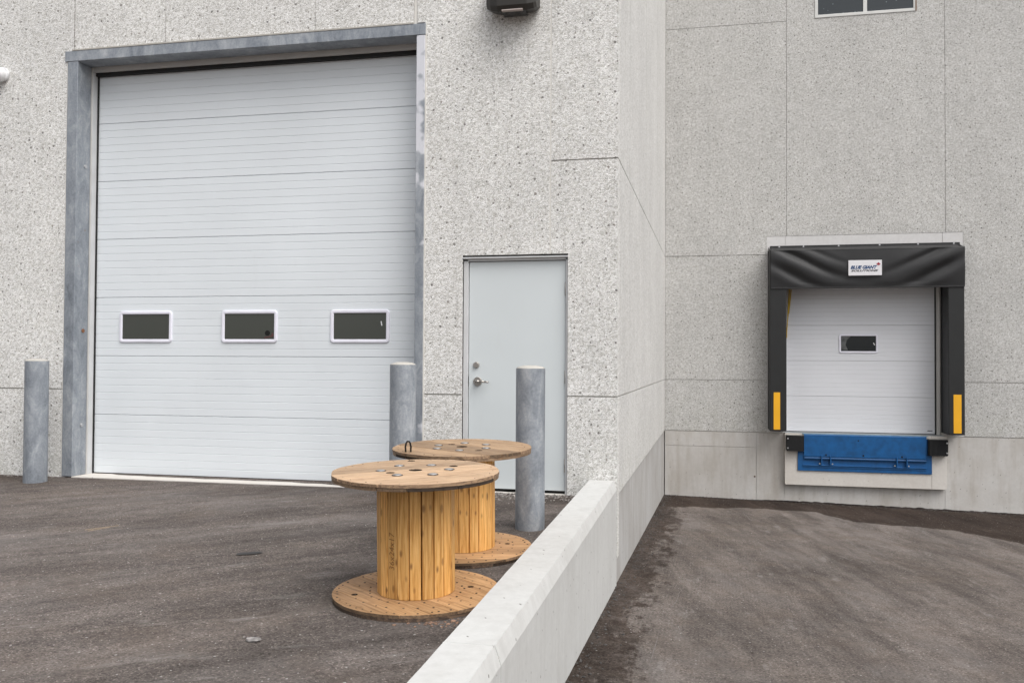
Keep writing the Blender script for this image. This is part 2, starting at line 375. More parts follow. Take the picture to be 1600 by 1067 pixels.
# ------------------------------------------------------------------ ground
def zyard(x, y):
    z = .235+.033*max(y, -14)+.002*(x+2)
    return z
def zramp(x, y):
    return -.533-.042*max(y, -14)-.02*max(min(x, 12), -1)
def grid(name, x0, x1, y0, y1, nx, ny, zf, mat, amp=.004, margin=None):
    vs, fs = [], []
    for j in range(ny+1):
        for i in range(nx+1):
            x = x0+(x1-x0)*i/nx; y = y0+(y1-y0)*j/ny
            vs.append((x, y, zf(x, y)+amp*mnoise.noise(Vector((x*1.3, y*1.3, 0)))+amp*.5*mnoise.noise(Vector((x*4, y*4, 3)))))
    for j in range(ny):
        for i in range(nx):
            a = j*(nx+1)+i; fs.append((a, a+1, a+nx+2, a+nx+1))
    o = link(name, mesh(name, vs, fs), mat); o['kind'] = 'structure'
    for p in o.data.polygons: p.use_smooth = True
    return o
yard = grid('asphalt_yard', -22, -.12, -16, .35, 120, 90, zyard, M_YARD)
ramp = grid('loading_ramp', -.12, 16, -16, DB+.2, 90, 130, zramp, M_RAMP)
gnd = mesh('ground', [(-400, -400, -1.6), (400, -400, -1.6), (400, 400, -1.6), (-400, 400, -1.6)], [(0, 1, 2, 3)])
go = link('ground', gnd, M_YARD); go['kind'] = 'structure'
# outer yard behind the camera rises to meet both sheets
om = mesh('outer_yard', [(-400, -400, -.4), (400, -400, -.4), (400, -15.9, -.33), (-400, -15.9, -.33)], [(0, 1, 2, 3)])
oo = link('outer_yard', om, M_YARD); oo['kind'] = 'structure'
om = mesh('far_ramp', [(15.9, -15.9, -.34), (400, -15.9, -.34), (400, 60, -.9), (15.9, 60, -.9)], [(0, 1, 2, 3)])
oo = link('outer_ramp', om, M_RAMP); oo['kind'] = 'structure'

# ------------------------------------------------------------------ warehouse
wh = thing('warehouse', 'pale exposed aggregate concrete warehouse wrapping around the doors and the sunken dock', 'building', (0, 0, 0))
T = .16
def fpanel(pts, mat=M_AGG, y0=0.0, name='wall_panel', t=T):
    bm = prism(pts, y0, y0+t, FX); return link(name, bm_mesh(name, bm), mat, wh)
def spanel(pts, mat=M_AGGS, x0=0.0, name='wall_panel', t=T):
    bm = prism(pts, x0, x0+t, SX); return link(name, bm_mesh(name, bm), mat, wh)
def rect(a0, a1, b0, b1): return [(a0, b0), (a1, b0), (a1, b1), (a0, b1)]
g = .006
# front elevation
fpanel(rect(-9.2, -7.6, 1.123+g, TOP)); fpanel(rect(-7.6+2*g, -5.62, 1.123+g, 4.55) )
fpanel([(-7.6+2*g, 4.55), (-5.587-g, 4.55), (-5.587-g, TOP), (-7.6+2*g, TOP)])
fpanel(rect(-9.2, -5.63, -.3, 1.123-g))
fpanel(rect(-16, -9.2-2*g, -.3, TOP))
fpanel(rect(-5.587+g, -4.538-.003, 4.58, TOP)); fpanel(rect(-4.538+.003, -2.917-.002, 4.58, TOP)); fpanel(rect(-2.917+.002, -1.922, 4.58, TOP))
fpanel(rect(-1.918, -1.890, 4.58, TOP), M_CAULK, .006, 'sealant_joint', .1)
fpanel([(-1.886, 4.60), (-1.80, 4.60), (-1.80, 1.123+g), (-1.43, 1.123+g), (-1.43, 2.404), (-.611-.007, 2.404), (-.611-.007, TOP), (-1.886, TOP)])
fpanel(rect(-.611+.007, 0, 3.246+g, TOP))
fpanel([(-.611+.007, 2.404), (-.448, 2.404), (-.448, 1.123+g), (0, 1.123+g), (0, 3.246-g), (-.611+.007, 3.246-g)])
fpanel(rect(-1.80, -1.43, -.3, 1.123-g)); fpanel(rect(-.448, 0, -.3, 1.123-g))
fpanel(rect(-.6178, -.6042, 2.404, TOP), M_CAULK, .0015, 'sealant_joint', .1)
# recessed core that shows in the joints
def core(name, pts, d0, d1, ax): link(name, bm_mesh(name, prism(pts, d0, d1, ax)), M_CORE, wh)
core('wall_core', [(-16, -.3), (-5.63, -.3), (-5.63, 4.60), (-1.80, 4.60), (-1.80, -.3), (-1.43, -.3), (-1.43, 2.41), (-.448, 2.41), (-.448, -.3), (-.02, -.3), (-.02, TOP-.02), (-16, TOP-.02)], .016, .30, FX)
# side return, facing the dock
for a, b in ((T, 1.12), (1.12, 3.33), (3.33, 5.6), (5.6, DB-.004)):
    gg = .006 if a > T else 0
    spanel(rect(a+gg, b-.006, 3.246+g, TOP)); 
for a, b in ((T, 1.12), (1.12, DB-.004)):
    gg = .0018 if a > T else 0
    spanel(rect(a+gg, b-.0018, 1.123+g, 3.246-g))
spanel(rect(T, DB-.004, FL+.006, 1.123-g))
core('wall_core', rect(.31, DB+.3, -1.3, TOP-.02), .016, .3, SX)
box('foundation_wall', (-.25, -.012, .010, 3.106, -1.6, FL-.012), M_FOUND2, wh)
box('foundation_wall', (-.25, -.012, 3.116, DB-.002, -1.6, FL-.012), M_FOUND2, wh)
# rear elevation
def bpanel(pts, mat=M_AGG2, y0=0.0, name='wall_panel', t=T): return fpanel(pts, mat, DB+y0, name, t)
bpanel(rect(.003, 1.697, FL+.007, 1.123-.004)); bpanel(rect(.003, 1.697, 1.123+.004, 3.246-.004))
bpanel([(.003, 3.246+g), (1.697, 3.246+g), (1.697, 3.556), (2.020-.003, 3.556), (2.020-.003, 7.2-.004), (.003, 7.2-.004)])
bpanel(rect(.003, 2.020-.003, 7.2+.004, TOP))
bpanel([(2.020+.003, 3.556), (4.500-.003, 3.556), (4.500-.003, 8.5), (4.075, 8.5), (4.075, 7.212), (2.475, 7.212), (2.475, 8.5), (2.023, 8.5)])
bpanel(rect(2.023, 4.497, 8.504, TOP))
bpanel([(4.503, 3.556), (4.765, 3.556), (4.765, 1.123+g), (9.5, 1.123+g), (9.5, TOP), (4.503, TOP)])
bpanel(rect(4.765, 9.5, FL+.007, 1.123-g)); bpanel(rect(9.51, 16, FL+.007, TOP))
core('wall_core', [(0, -1.4), (16, -1.4), (16, TOP-.02), (0, TOP-.02), (0, 3), (4.44, 3), (4.44, FL), (1.985, FL), (1.985, 2.99), (0, 2.99)], DB+.016, DB+.34, FX)
# smooth border round the dock opening
bpanel(rect(1.699, 1.996, FL+.007, 3.554), M_SMOOTH, .004, 'smooth_border'); bpanel(rect(2.001, 4.450, 2.70, 3.554), M_SMOOTH, .004, 'smooth_border')
bpanel(rect(4.456, 4.763, FL+.007, 3.554), M_SMOOTH, .004, 'smooth_border')
# rear foundation
for b in ((.003, 1.527, -.007, FL-.006), (.003, 1.527, -1.6, -.013), (1.533, 1.98, -1.6, FL-.006), (1.985, 4.475, -1.6, FL-.006), (4.48, 9.5, -1.6, FL-.006), (9.51, 16, -1.6, FL-.006)):
    box('foundation_wall', (b[0], b[1], DB+.004, DB+.3, b[2], b[3]), M_FOUND, wh)
# concrete ledge of the leveller pit
bm = prism([(1.984, -.585), (2.0, -.6), (4.255, -.6), (4.255, FL+.008), (1.984, FL+.008)], DB-.10, DB+.01, FX)
link('dock_ledge', bm_mesh('dock_ledge', bm), M_LEDGE, wh)
bm = prism([(4.260, -.6), (4.465, -.6), (4.482, -.585), (4.482, FL+.008), (4.260, FL+.008)], DB-.10, DB+.01, FX)
link('dock_ledge', bm_mesh('dock_ledge', bm), M_LEDGE, wh)
for x, z in ((1.50, -.50), (1.20, .03), (.55, .08), (5.6, -.12)):
    cyl('tie_hole', (x, DB+.0045, z), (x, DB+.002, z), .016, M_CORE if x != 1.50 else mat_plain('rusted_tie', (.12, .085, .06), .8, var=.5, scale=40), wh, n=10)
# roof keeps the hall dark
box('roof', (-16, 0, .3, 22, TOP-.3, TOP-.02), M_CORE, wh); box('roof', (.02, 16, DB+.34, 22, TOP-.3, TOP-.02), M_CORE, wh)
box('hall_wall', (-16.2, -16, .3, 22, -1.6, TOP-.3), M_CORE, wh); box('hall_wall', (-16, 16, 22, 22.2, -1.6, TOP-.3), M_CORE, wh); box('hall_wall', (16, 16.2, DB, 22, -1.6, TOP-.3), M_CORE, wh)
# upper window
wf = None
def rect_frame(name, x0, x1, z0, z1, w, y0, y1, mat, parent, bev=.003, extra=()):
    bm = bmesh.new()
    for b in ((x0, x1, z0, z0+w), (x0, x1, z1-w, z1), (x0, x0+w, z0+w, z1-w), (x1-w, x1, z0+w, z1-w)) + tuple(extra):
        bm_box(bm, b[0], b[1], y0, y1, b[2], b[3], bev)
    return link(name, bm_mesh(name, bm), mat, parent)
wf = rect_frame('window', 2.477, 4.073, 7.214, 8.50, .05, DB-.012, DB+.08, M_ALU, wh)
box('mullion', (3.245, 3.305, DB-.008, DB+.07, 7.264, 8.45), M_ALU, wf)
box('pane', (2.527, 3.245, DB+.004, DB+.014, 7.264, 8.45), M_GLASS3, wf); box('pane', (3.305, 4.023, DB+.004, DB+.014, 7.264, 8.45), M_GLASS3, wf)
box('frame_edge', (4.050, 4.0745, DB-.016, DB-.012, 7.214, 8.5), M_BROWNF, wf)

# concrete sill in front of the big door
sill = box('door_sill', (-5.53, -1.80, -.02, .40, -.1, .237), M_LEDGE, wh)

# ------------------------------------------------------------------ retaining wall
rw = thing('retaining_wall', 'low pale concrete retaining wall sloping between the yard and the dock ramp', 'retaining wall', (-.13, -7, 0))
def ztop(y): return .385+.022*y
def retain_seg(y0, y1):
    n = max(2, int((y1-y0)/.06)); vs, fs = [], []
    for i in range(n+1):
        y = y0+(y1-y0)*i/n; t = ztop(y)+.0006*mnoise.noise(Vector((0, y*3, 1)))
        ch = .027+.0005*mnoise.noise(Vector((5, y*9, 0)))+.0015*mnoise.noise(Vector((5, y*23, 4))); dz = .078+.001*mnoise.noise(Vector((9, y*7, 2)))+.004*mnoise.noise(Vector((9, y*25, 2)))
        l = -.252+.0012*mnoise.noise(Vector((2, y*5, 7)))
        vs += [(l, y, -1.2), (l, y, t-.012), (l+.008, y, t), (-.002-ch, y, t), (-.002-ch*.48, y, t-dz*.5), (-.002, y, t-dz), (-.002, y, -1.2)]
    k = 7
    for i in range(n):
        for j in range(k):
            a, b = i*k+j, i*k+(j+1) % k; fs.append((a, b, b+k, a+k))
    fs.append(tuple(range(k))); fs.append(tuple(reversed(range(n*k, n*k+k))))
    bm = bmesh.new(); me = mesh('wall_segment', vs, fs); bm.from_mesh(me); return link('wall_segment', bm_mesh('wall_segment', bm), M_RETAIN, rw)
retain_seg(-15.9, -4.4455); retain_seg(-4.4395, -.008)
box('joint_filler', (-.25, -.010, -4.446, -4.439, -1.2, ztop(-4.44)-.045), M_CORE, rw); box('joint_filler', (-.248, -.040, -4.446, -4.439, .2, ztop(-4.44)-.0008), M_RETAIN, rw)

# ------------------------------------------------------------------ overhead doors
def ribbed(name, x0, x1, z0, z1, y, n, mat, parent, seam=.006):
    """one door section: n ribs with V grooves, a deeper seam at its lower and upper edge"""
    pr = [(z0, .035), (z0, .007), (z0+.004, .0)]
    for i in range(1, n):
        zc = z0+(z1-z0)*i/n; pr += [(zc-.005, 0), (zc-.0008, .0035), (zc+.0008, .0035), (zc+.003, 0)]
    pr += [(z1-.005, 0), (z1-.001, .007), (z1-.001, .035)]
    vs, fs = [], []
    for z, d in pr: vs += [(x0, y+d, z), (x1, y+d, z)]
    for i in range(len(pr)-1): fs.append((2*i, 2*i+1, 2*i+3, 2*i+2))
    m = len(pr); fs.append((2*m-2, 2*m-1, 1, 0)); fs.append(tuple(2*i for i in range(m))); fs.append(tuple(2*i+1 for i in reversed(range(m))))
    bm = bmesh.new(); me = mesh(name, vs, fs); bm.from_mesh(me); return link(name, bm_mesh(name, bm), mat, parent)
def rounded(x0, x1, z0, z1, r, n=5):
    out = []
    for cx, cz, a0 in ((x1-r, z0+r, -90), (x1-r, z1-r, 0), (x0+r, z1-r, 90), (x0+r, z0+r, 180)):
        for i in range(n+1):
            a = rad(a0+90*i/n); out.append((cx+r*math.cos(a), cz+r*math.sin(a)))
    return out
def vinyl_window(x0, x1, z0, z1, y, parent, w=.034, r=.035, glass=M_GLASS):
    o = rounded(x0, x1, z0, z1, r); m1 = rounded(x0+.006, x1-.006, z0+.006, z1-.006, r-.006); m2 = rounded(x0+w-.008, x1-w+.008, z0+w-.008, z1-w+.008, .008); i_ = rounded(x0+w, x1-w, z0+w, z1-w, .004)
    rings = [(o, y+.001), (o, y-.010), (m1, y-.016), (m2, y-.016), (i_, y-.010), (i_, y+.012)]
    vs, fs = [], []; n = len(o)
    for rg, yy in rings: vs += [(a, yy, b) for a, b in rg]
    for k in range(len(rings)-1):
        for i in range(n): fs.append((k*n+i, k*n+(i+1) % n, (k+1)*n+(i+1) % n, (k+1)*n+i))
    bm = bmesh.new(); me = mesh('window', vs, fs); bm.from_mesh(me)
    fr = link('window', bm_mesh('window', bm), M_VINYL, parent)
    p = box('pane', (x0+w-.002, x1-w+.002, y-.004, y-.0005, z0+w-.002, z1-w+.002), glass, fr)
    return fr
YD = .29
od = thing('overhead_door', 'tall white ribbed overhead door with three small windows, closed in galvanised frame', 'overhead door', (-3.74, YD, .24))
for k in range(7):
    z0 = .243+k*.61; z1 = z0+.61 if k < 6 else 4.47
    ribbed('door_section', -5.505, -1.78, z0+.001, z1, YD, 8 if k < 6 else 7, M_DOOR, od)
wins = [vinyl_window(a, b, 1.603, 1.928, YD, od) for a, b in ((-5.218, -4.606), (-4.043, -3.428), (-2.858, -2.243))]
box('bottom_seal', (-5.50, -1.8, YD+.006, YD+.03, .235, .246), M_BLACK, od)
# lamp glint and reflections in the panes, painted as small flat shapes
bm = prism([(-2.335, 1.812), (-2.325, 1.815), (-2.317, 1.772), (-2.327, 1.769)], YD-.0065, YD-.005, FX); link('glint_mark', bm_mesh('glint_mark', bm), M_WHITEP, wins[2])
cyl('round_reflection', (-3.535, YD-.0065, 1.70), (-3.535, YD-.005, 1.70), .027, M_LENS, wins[1])
bm = prism([(-3.57, 1.648), (-3.47, 1.665), (-3.47, 1.70), (-3.49, 1.70), (-3.49, 1.675), (-3.57, 1.658)], YD-.006, YD-.005, FX); link('red_reflection', bm_mesh('red_reflection', bm), mat_plain('reflection_red', (.09, .03, .03), .5), wins[1])

fr = thing('door_surround', 'galvanised steel channel surround framing the tall white overhead door', 'door frame', (-3.7, 0, .24))
bm = bmesh.new(); bm_box(bm, -5.646, -5.530, -.014, .195, .237, 4.476, .003); bm_box(bm, -5.655, -5.646, -.006, .1, .237, 4.476)
link('jamb', bm_mesh('jamb', bm), M_GALVD, fr)
bm = bmesh.new(); bm_box(bm, -1.888, -1.806, -.014, .195, .237, 4.476, .003); link('jamb', bm_mesh('jamb', bm), M_GALVP, fr)
bm = bmesh.new(); bm_box(bm, -5.682, -1.80, -.016, .0, 4.479, 4.585, .003); bm_box(bm, -5.65, -1.80, .0, .205, 4.479, 4.492, .002); bm_box(bm, -5.65, -1.80, .0, .20, 4.574, 4.584)
link('header', bm_mesh('header', bm), M_GALV, fr)
box('header_flashing', (-5.60, -1.92, -.020, .0, 4.586, 4.600), M_CAP, fr)
box('edge_sealant', (-1.8055, -1.793, -.006, .1, .237, 4.60), M_CAULK, fr); box('edge_sealant', (-5.663, -5.6555, -.004, .1, .237, 4.476), M_CAULK, fr)
box('track_cover', (-5.534, -5.520, .196, .262, .237, 4.478), M_TRIM, fr, .002); box('track_cover', (-5.522, -5.512, .205, .270, .237, 4.4785), M_FRAME, fr)
box('weather_seal', (-5.516, -5.500, .271, .285, .237, 4.45), M_BLACK, fr)
box('top_trim', (-5.64, -1.80, .206, .235, 4.428, 4.60), M_TRIM, fr); box('weather_seal', (-5.52, -1.80, .240, .287, 4.395, 4.478), M_BLACK, fr)
for z, m in ((1.72, M_RUSTY), (3.42, M_ZINC), (.75, M_ZINC)):
    cyl('bolt', (-5.532, .12, z), (-5.522, .12, z), .020, mat_plain('rusty_bolt', (.22, .10, .05), .8, var=.4, scale=60) if m is M_RUSTY else m, fr, n=12)

# ------------------------------------------------------------------ personnel door
pd = thing('personnel_door', 'closed pale grey steel door with lever handle beside the right bollard', 'door', (-.93, .05, FL))
bm = bmesh.new()
bm_box(bm, -1.427, -1.382, .028, .15, .235, 2.370, .002); bm_box(bm, -.472, -.451, .028, .15, .235, 2.370, .002); bm_box(bm, -1.427, -.451, .028, .15, 2.352, 2.392, .002)
link('door_frame', bm_mesh('door_frame', bm), M_FRAME, pd)
box('door_leaf', (-1.377, -.4765, .050, .095, .268, 2.346), M_SLAB, pd, .002)
box('door_gap', (-1.383, -.471, .085, .12, .24, 2.353), M_BLACK, pd)
box('drip_cap', (-1.428, -.449, -.004, .028, 2.374, 2.384), M_FRAME, pd, .001); box('threshold', (-1.427, -.451, -.01, .14, .12, .240), M_LEDGE, pd)
for z in (2.09, 1.294, .495):
    cyl('hinge', (-.4735, .040, z-.06), (-.4735, .040, z+.06), .008, M_STEEL, pd, n=12)
h = cyl('handle', (-1.291, .050, 1.245), (-1.291, .036, 1.245), .041, M_STEEL, pd, n=28, bev=.003)
bm = bmesh.new(); bm_cyl(bm, (-1.291, .040, 1.245), (-1.291, -.008, 1.245), .014, n=14)
pts = [(-1.30, -.010, 1.245, .016), (-1.26, -.014, 1.246, .012), (-1.21, -.012, 1.243, .0095), (-1.175, -.006, 1.240, .008)]
for (a, b, c, r), (a2, b2, c2, r2) in zip(pts, pts[1:]): bm_cyl(bm, (a, b, c), (a2, b2, c2), r, r2, 12)
o = link('lever', bm_mesh('lever', bm), M_STEEL, h)
for p in o.data.polygons: p.use_smooth = True
d = cyl('deadbolt', (-1.305, .050, 1.397), (-1.305, .028, 1.397), .030, M_STEEL, pd, r1=.026, n=28, bev=.003)
box('strike', (-1.3830, -1.3785, .046, .0505, 1.20, 1.29), M_LENS, pd)

# ------------------------------------------------------------------ bollards
def bollard_base():
    r = .1095; n = 40
    bm = bmesh.new(); bmesh.ops.create_cone(bm, cap_ends=False, segments=n, radius1=r, radius2=r, depth=1.36, matrix=Matrix.Translation((0, 0, 1.19-.68)))
    tube = bm_mesh('tube', bm)
    vs, fs = [], []
    prof = [(.1055, 1.172), (.1075, 1.19), (.098, 1.197), (.08, 1.205), (.05, 1.211), (.0, 1.214)]
    for k, (rr, z) in enumerate(prof[:-1]):
        for i in range(n):
            a = 2*math.pi*i/n; w = mnoise.noise(Vector((math.cos(a)*3, math.sin(a)*3, k*.7)))
            q = .006*w if k in (1, 2) else .003*w
            vs.append(((rr+q*.3)*math.cos(a), (rr+q*.3)*math.sin(a), z+q))
    vs.append((0, 0, 1.214)); m = len(prof)-1
    for k in range(m-1):
        for i in range(n): fs.append((k*n+i, k*n+(i+1) % n, (k+1)*n+(i+1) % n, (k+1)*n+i))
    for i in range(n): fs.append(((m-1)*n+i, (m-1)*n+(i+1) % n, len(vs)-1))
    cap = mesh('concrete_cap', vs, fs)
    for me in (tube, cap):
        for p in me.polygons: p.use_smooth = True
    return tube, cap
tube, cap = bollard_base()
b0 = thing('bollard', 'galvanised pipe bollard by the left jamb of the tall door', 'bollard', (-5.708, -.31, zyard(-5.7, -.31)+.0), (0, 0, .3), 'galvanised bollards in front of the doors')
t0 = link('tube', tube, M_GALV, b0, False); c0 = link('concrete_cap', cap, M_CAP, b0, False)
for loc, rz, lb, hz in (((-1.718, -.80), 2.1, 'galvanised pipe bollard by the right jamb of the tall door, behind the spools', .0),
                    ((-.502, -1.396), 4.0, 'galvanised pipe bollard in front of the personnel door', .0)):
    c = b0.copy(); col.objects.link(c); c.location = (*loc, zyard(*loc)+hz); c.rotation_euler = (0, 0, rz); c['label'] = lb
    for ch in (t0, c0):
        k = ch.copy(); col.objects.link(k); k.parent = c

# ------------------------------------------------------------------ cable spools
def clip_strip(r, u0, u1, n=48):
    """part of a disc of radius r between u0 and u1 (u across the grain): polygon in (x=grain, y=u)"""
    pts = []
    m = 14
    for i in range(m+1):
        u = u0+(u1-u0)*i/m; pts.append((math.sqrt(max(r*r-u*u, 1e-8)), u))
    for i in range(m+1):
        u = u1+(u0-u1)*i/m; pts.append((-math.sqrt(max(r*r-u*u, 1e-8)), u))
    return pts
def cut_holes(me, holes, z0, z1, ang):
    """boolean the round holes (spool coordinates) out of a plank mesh given in grain coordinates"""
    ca, sa = math.cos(-ang), math.sin(-ang)
    o = bpy.data.objects.new('tmp', me); col.objects.link(o)
    tmp = []
    for hx, hy, hr in holes:
        bm = bmesh.new(); x, y = hx*ca-hy*sa, hx*sa+hy*ca
        bm_cyl(bm, (x, y, z0-.02), (x, y, z1+.02), hr, n=20); cm = bm_mesh('cut', bm); cm.materials.append(M_HOLE); co = bpy.data.objects.new('cut', cm); col.objects.link(co)
        md = o.modifiers.new('b', 'BOOLEAN'); md.object = co; md.operation = 'DIFFERENCE'; md.solver = 'EXACT'; md.material_mode = 'TRANSFER'; tmp.append(co)
    dg = bpy.context.evaluated_depsgraph_get(); res = bpy.data.meshes.new_from_object(o.evaluated_get(dg))
    for c in tmp+[o]: bpy.data.objects.remove(c)
    return res
def ply(parent, r, z0, z1, ang, nb, holes, mats, name='plank', seed=0, edge=None):
    edge = edge or M_WEDGE
    rng = random.Random(seed); w = 2*r/nb; u = -r; off = rng.uniform(-.3, .3)*w
    edges = [-r]+[-r+w*(i+1)+off*.5+rng.uniform(-.006, .006) for i in range(nb-1)]+[r]
    for i in range(nb):
        a, b = edges[i]+(.0012 if i else 0), edges[i+1]-(.0012 if i < nb-1 else 0)
        rr = r+rng.uniform(-.003, .0015); dz = rng.uniform(-.0012, .0012)
        pts = clip_strip(rr, max(a, -rr*.9995), min(b, rr*.9995))
        bm = prism(pts, z0, z1+dz, lambda p, q, d: (p, q, d))
        es = [e for e in bm.edges if abs(e.verts[0].co.z-e.verts[1].co.z) < 1e-6 and e.calc_length() > 1e-5]
        try: bmesh.ops.bevel(bm, geom=es, offset=.0015, segments=1, affect='EDGES')
        except Exception: pass
        bm.normal_update()
        edge_ix = [f for f in bm.faces if abs(f.normal.z) < .4 and f.calc_center_median().xy.length > r-.02]
        for f in edge_ix: f.material_index = 1
        me = bm_mesh(name, bm); me.materials.append(mats[i % len(mats)]); me.materials.append(edge)
        hs_ = []
        for hx, hy, hr in holes:
            v = -math.sin(ang)*hx+math.cos(ang)*hy
            if a-hr < v < b+hr: hs_.append((hx, hy, hr))
        if hs_:
            me = cut_holes(me, hs_, z0, z1, ang)
        link(name, me, mats[i % len(mats)] if len(mats) > 1 else mats[0], parent, False, Matrix.Rotation(ang, 4, 'Z'))
def spool(x, y, label, seed, top_mats, bolts, holes, ang, bottom_ang, ns=20):
    R_, H, TK = .4625, .695, .0175
    dr = .214
    root = thing('cable_spool', label, 'cable spool', (x, y, zyard(x, y)+.001), (math.atan(.033), math.atan(-.002), 0), 'wooden cable spools')
    rng = random.Random(seed)
    fl = bpy.data.objects.new('top_flange', None); fl2 = bpy.data.objects.new('bottom_flange', None); dm = bpy.data.objects.new('drum', None)
    for e in (fl, fl2, dm): col.objects.link(e); e.parent = root; e.empty_display_size = .05
    ply(fl, R_, H-TK, H, ang, 7, holes, top_mats, seed=seed)
    ply(fl, R_-.003, H-2*TK-.001, H-TK-.001, ang+math.pi/2, 7, holes, [M_WEDGE], seed=seed+1)
    ply(fl2, R_, TK+.001, 2*TK, bottom_ang, 7, [(-.30, -.16, .018), (.28, .12, .018)], [M_WBASE], seed=seed+2)
    ply(fl2, R_-.003, 0, TK, bottom_ang+math.pi/2, 7, [], [M_WDIRT], seed=seed+3, edge=M_WDIRT)
    # staves
    w = 2*math.pi*dr/ns
    for i in range(ns):
        a = 2*math.pi*(i+.5*rng.uniform(-.05, .05))/ns+rng.uniform(-.01, .01); ww = w-.0045+rng.uniform(-.004, .001)
        L = H-4*TK-.002; bm = bmesh.new(); bm_box(bm, -L/2, L/2, -ww/2, ww/2, -.020, 0, .0022)
        # slightly crowned outer face
        me = bm_mesh('stave', bm)
        m = Matrix.Rotation(a, 4, 'Z') @ Matrix.Translation((dr+rng.uniform(-.002, .001), 0, 2*TK+.001+L/2)) @ Matrix(((0, 0, 1, 0), (0, 1, 0, 0), (1, 0, 0, 0), (0, 0, 0, 1))) @ Matrix.Rotation(0, 4, 'X')
        link('stave', me, M_WDRUM, dm, False, m)
    # washers and bolt heads
    for bx, by in bolts:
        bm = bmesh.new(); bm_cyl(bm, (bx, by, H-.002), (bx, by, H+.0022), .030, n=26); wsh = link('washer', bm_mesh('washer', bm), M_RUSTY, root, False)
        bm = bmesh.new(); bm_cyl(bm, (bx, by, H+.0022), (bx, by, H+.0055), .0235, .021, n=22); link('bolt_head', bm_mesh('bolt_head', bm), M_WASH, wsh, False)
    # nail rings, joined: far too small to pick apart
    bm = bmesh.new()
    for rr, nn in ((.43, 46), (.345, 26), (.26, 24)):
        for i in range(nn):
            a = 2*math.pi*i/nn+rng.uniform(-.04, .04); q = rr+rng.uniform(-.008, .008)
            if rng.random() < .12: continue
            bm_cyl(bm, (q*math.cos(a), q*math.sin(a), 2*TK-.002), (q*math.cos(a), q*math.sin(a), 2*TK+.0016), rng.uniform(.0045, .0068), n=8)
    o = link('nails', bm_mesh('nails', bm), M_RUSTY, fl2, False); o['kind'] = 'stuff'
    bm = bmesh.new()
    for i in range(26):
        a = 2*math.pi*i/26+rng.uniform(-.05, .05); q = .425+rng.uniform(-.01, .01)
        bm_cyl(bm, (q*math.cos(a), q*math.sin(a), H-.002), (q*math.cos(a), q*math.sin(a), H+.0012), rng.uniform(.002, .0035), n=6)
    o = link('nails', bm_mesh('nails', bm), M_RUSTY, fl, False); o['kind'] = 'stuff'
    return root, dm
S1, d1 = spool(-.776, -3.212, 'wooden cable spool nearest the camera, its drum stencilled 36x24x17', 11, [M_WTOP],
    [(.023, .212), (.169, .082), (.132, -.104), (-.048, -.167), (-.189, -.042), (-.151, .154)],
    [(-.010, .024, .038), (-.115, -.093, .025), (.157, .207, .025), (-.153, .370, .024)], rad(38), rad(-35))
S2, d2 = spool(-.804, -2.166, 'wooden cable spool standing farther back with a black staple on top', 29, [M_WTOP2],
    [(-.18, .046), (-.139, -.115), (-.039, .201), (.127, .146), (.173, -.036), (.031, -.177)],
    [(-.007, .017, .038), (-.109, .121, .025), (.154, -.152, .025)], rad(-28), rad(12))
# black staple on the rear spool
bm = bmesh.new(); pts = [(-.022, 0), (-.024, .035), (-.016, .062), (0, .072), (.016, .062), (.024, .035), (.022, 0)]
cs = math.cos(.3), math.sin(.3)
for (a, b), (a2, b2) in zip(pts, pts[1:]):
    bm_cyl(bm, (-.274+a*cs[0]*.7, -.305+a*cs[1], .694+b), (-.274+a2*cs[0]*.7, -.305+a2*cs[1], .694+b2), .006, n=10)
link('staple', bm_mesh('staple', bm), M_LENS, S2, False)

def text_mesh(body, size, shear=0.0, offset=0.0, sp=1.0):
    cu = bpy.data.curves.new('txt', 'FONT'); cu.body = body; cu.size = size; cu.shear = shear; cu.offset = offset; cu.space_character = sp
    cu.align_x = 'CENTER'; cu.align_y = 'CENTER'; cu.resolution_u = 3
    o = bpy.data.objects.new('txt', cu); col.objects.link(o)
    dg = bpy.context.evaluated_depsgraph_get(); me = bpy.data.meshes.new_from_object(o.evaluated_get(dg))
    bpy.data.objects.remove(o); return me
# stencilled numbers running up one stave (spool coordinates, direction towards the camera)
me = text_mesh('36x24x17', .048, .1, 0, 1.05)
st_a = None
best = min((c for c in d1.children), key=lambda c: (c.matrix_basis.translation.xy.normalized()-Vector((-.33, -.944))).length)
tb = best.matrix_basis.translation; ra = math.atan2(tb.y, tb.x)
rv = Vector((math.cos(ra), math.sin(ra), 0)); tv = Vector((-math.sin(ra), math.cos(ra), 0))
# text x runs up, text y runs to the left as seen from outside
mm = Matrix((Vector((0, 0, 1)), -tv, rv)).transposed().to_4x4(); mm.translation = rv*(tb.xy.length+.0008)+Vector((0, 0, .29))
o = link('stencil', me, mat_plain('faded_stencil_ink', (.20, .095, .03), .7, var=.4, scale=60), d1, False, mm)

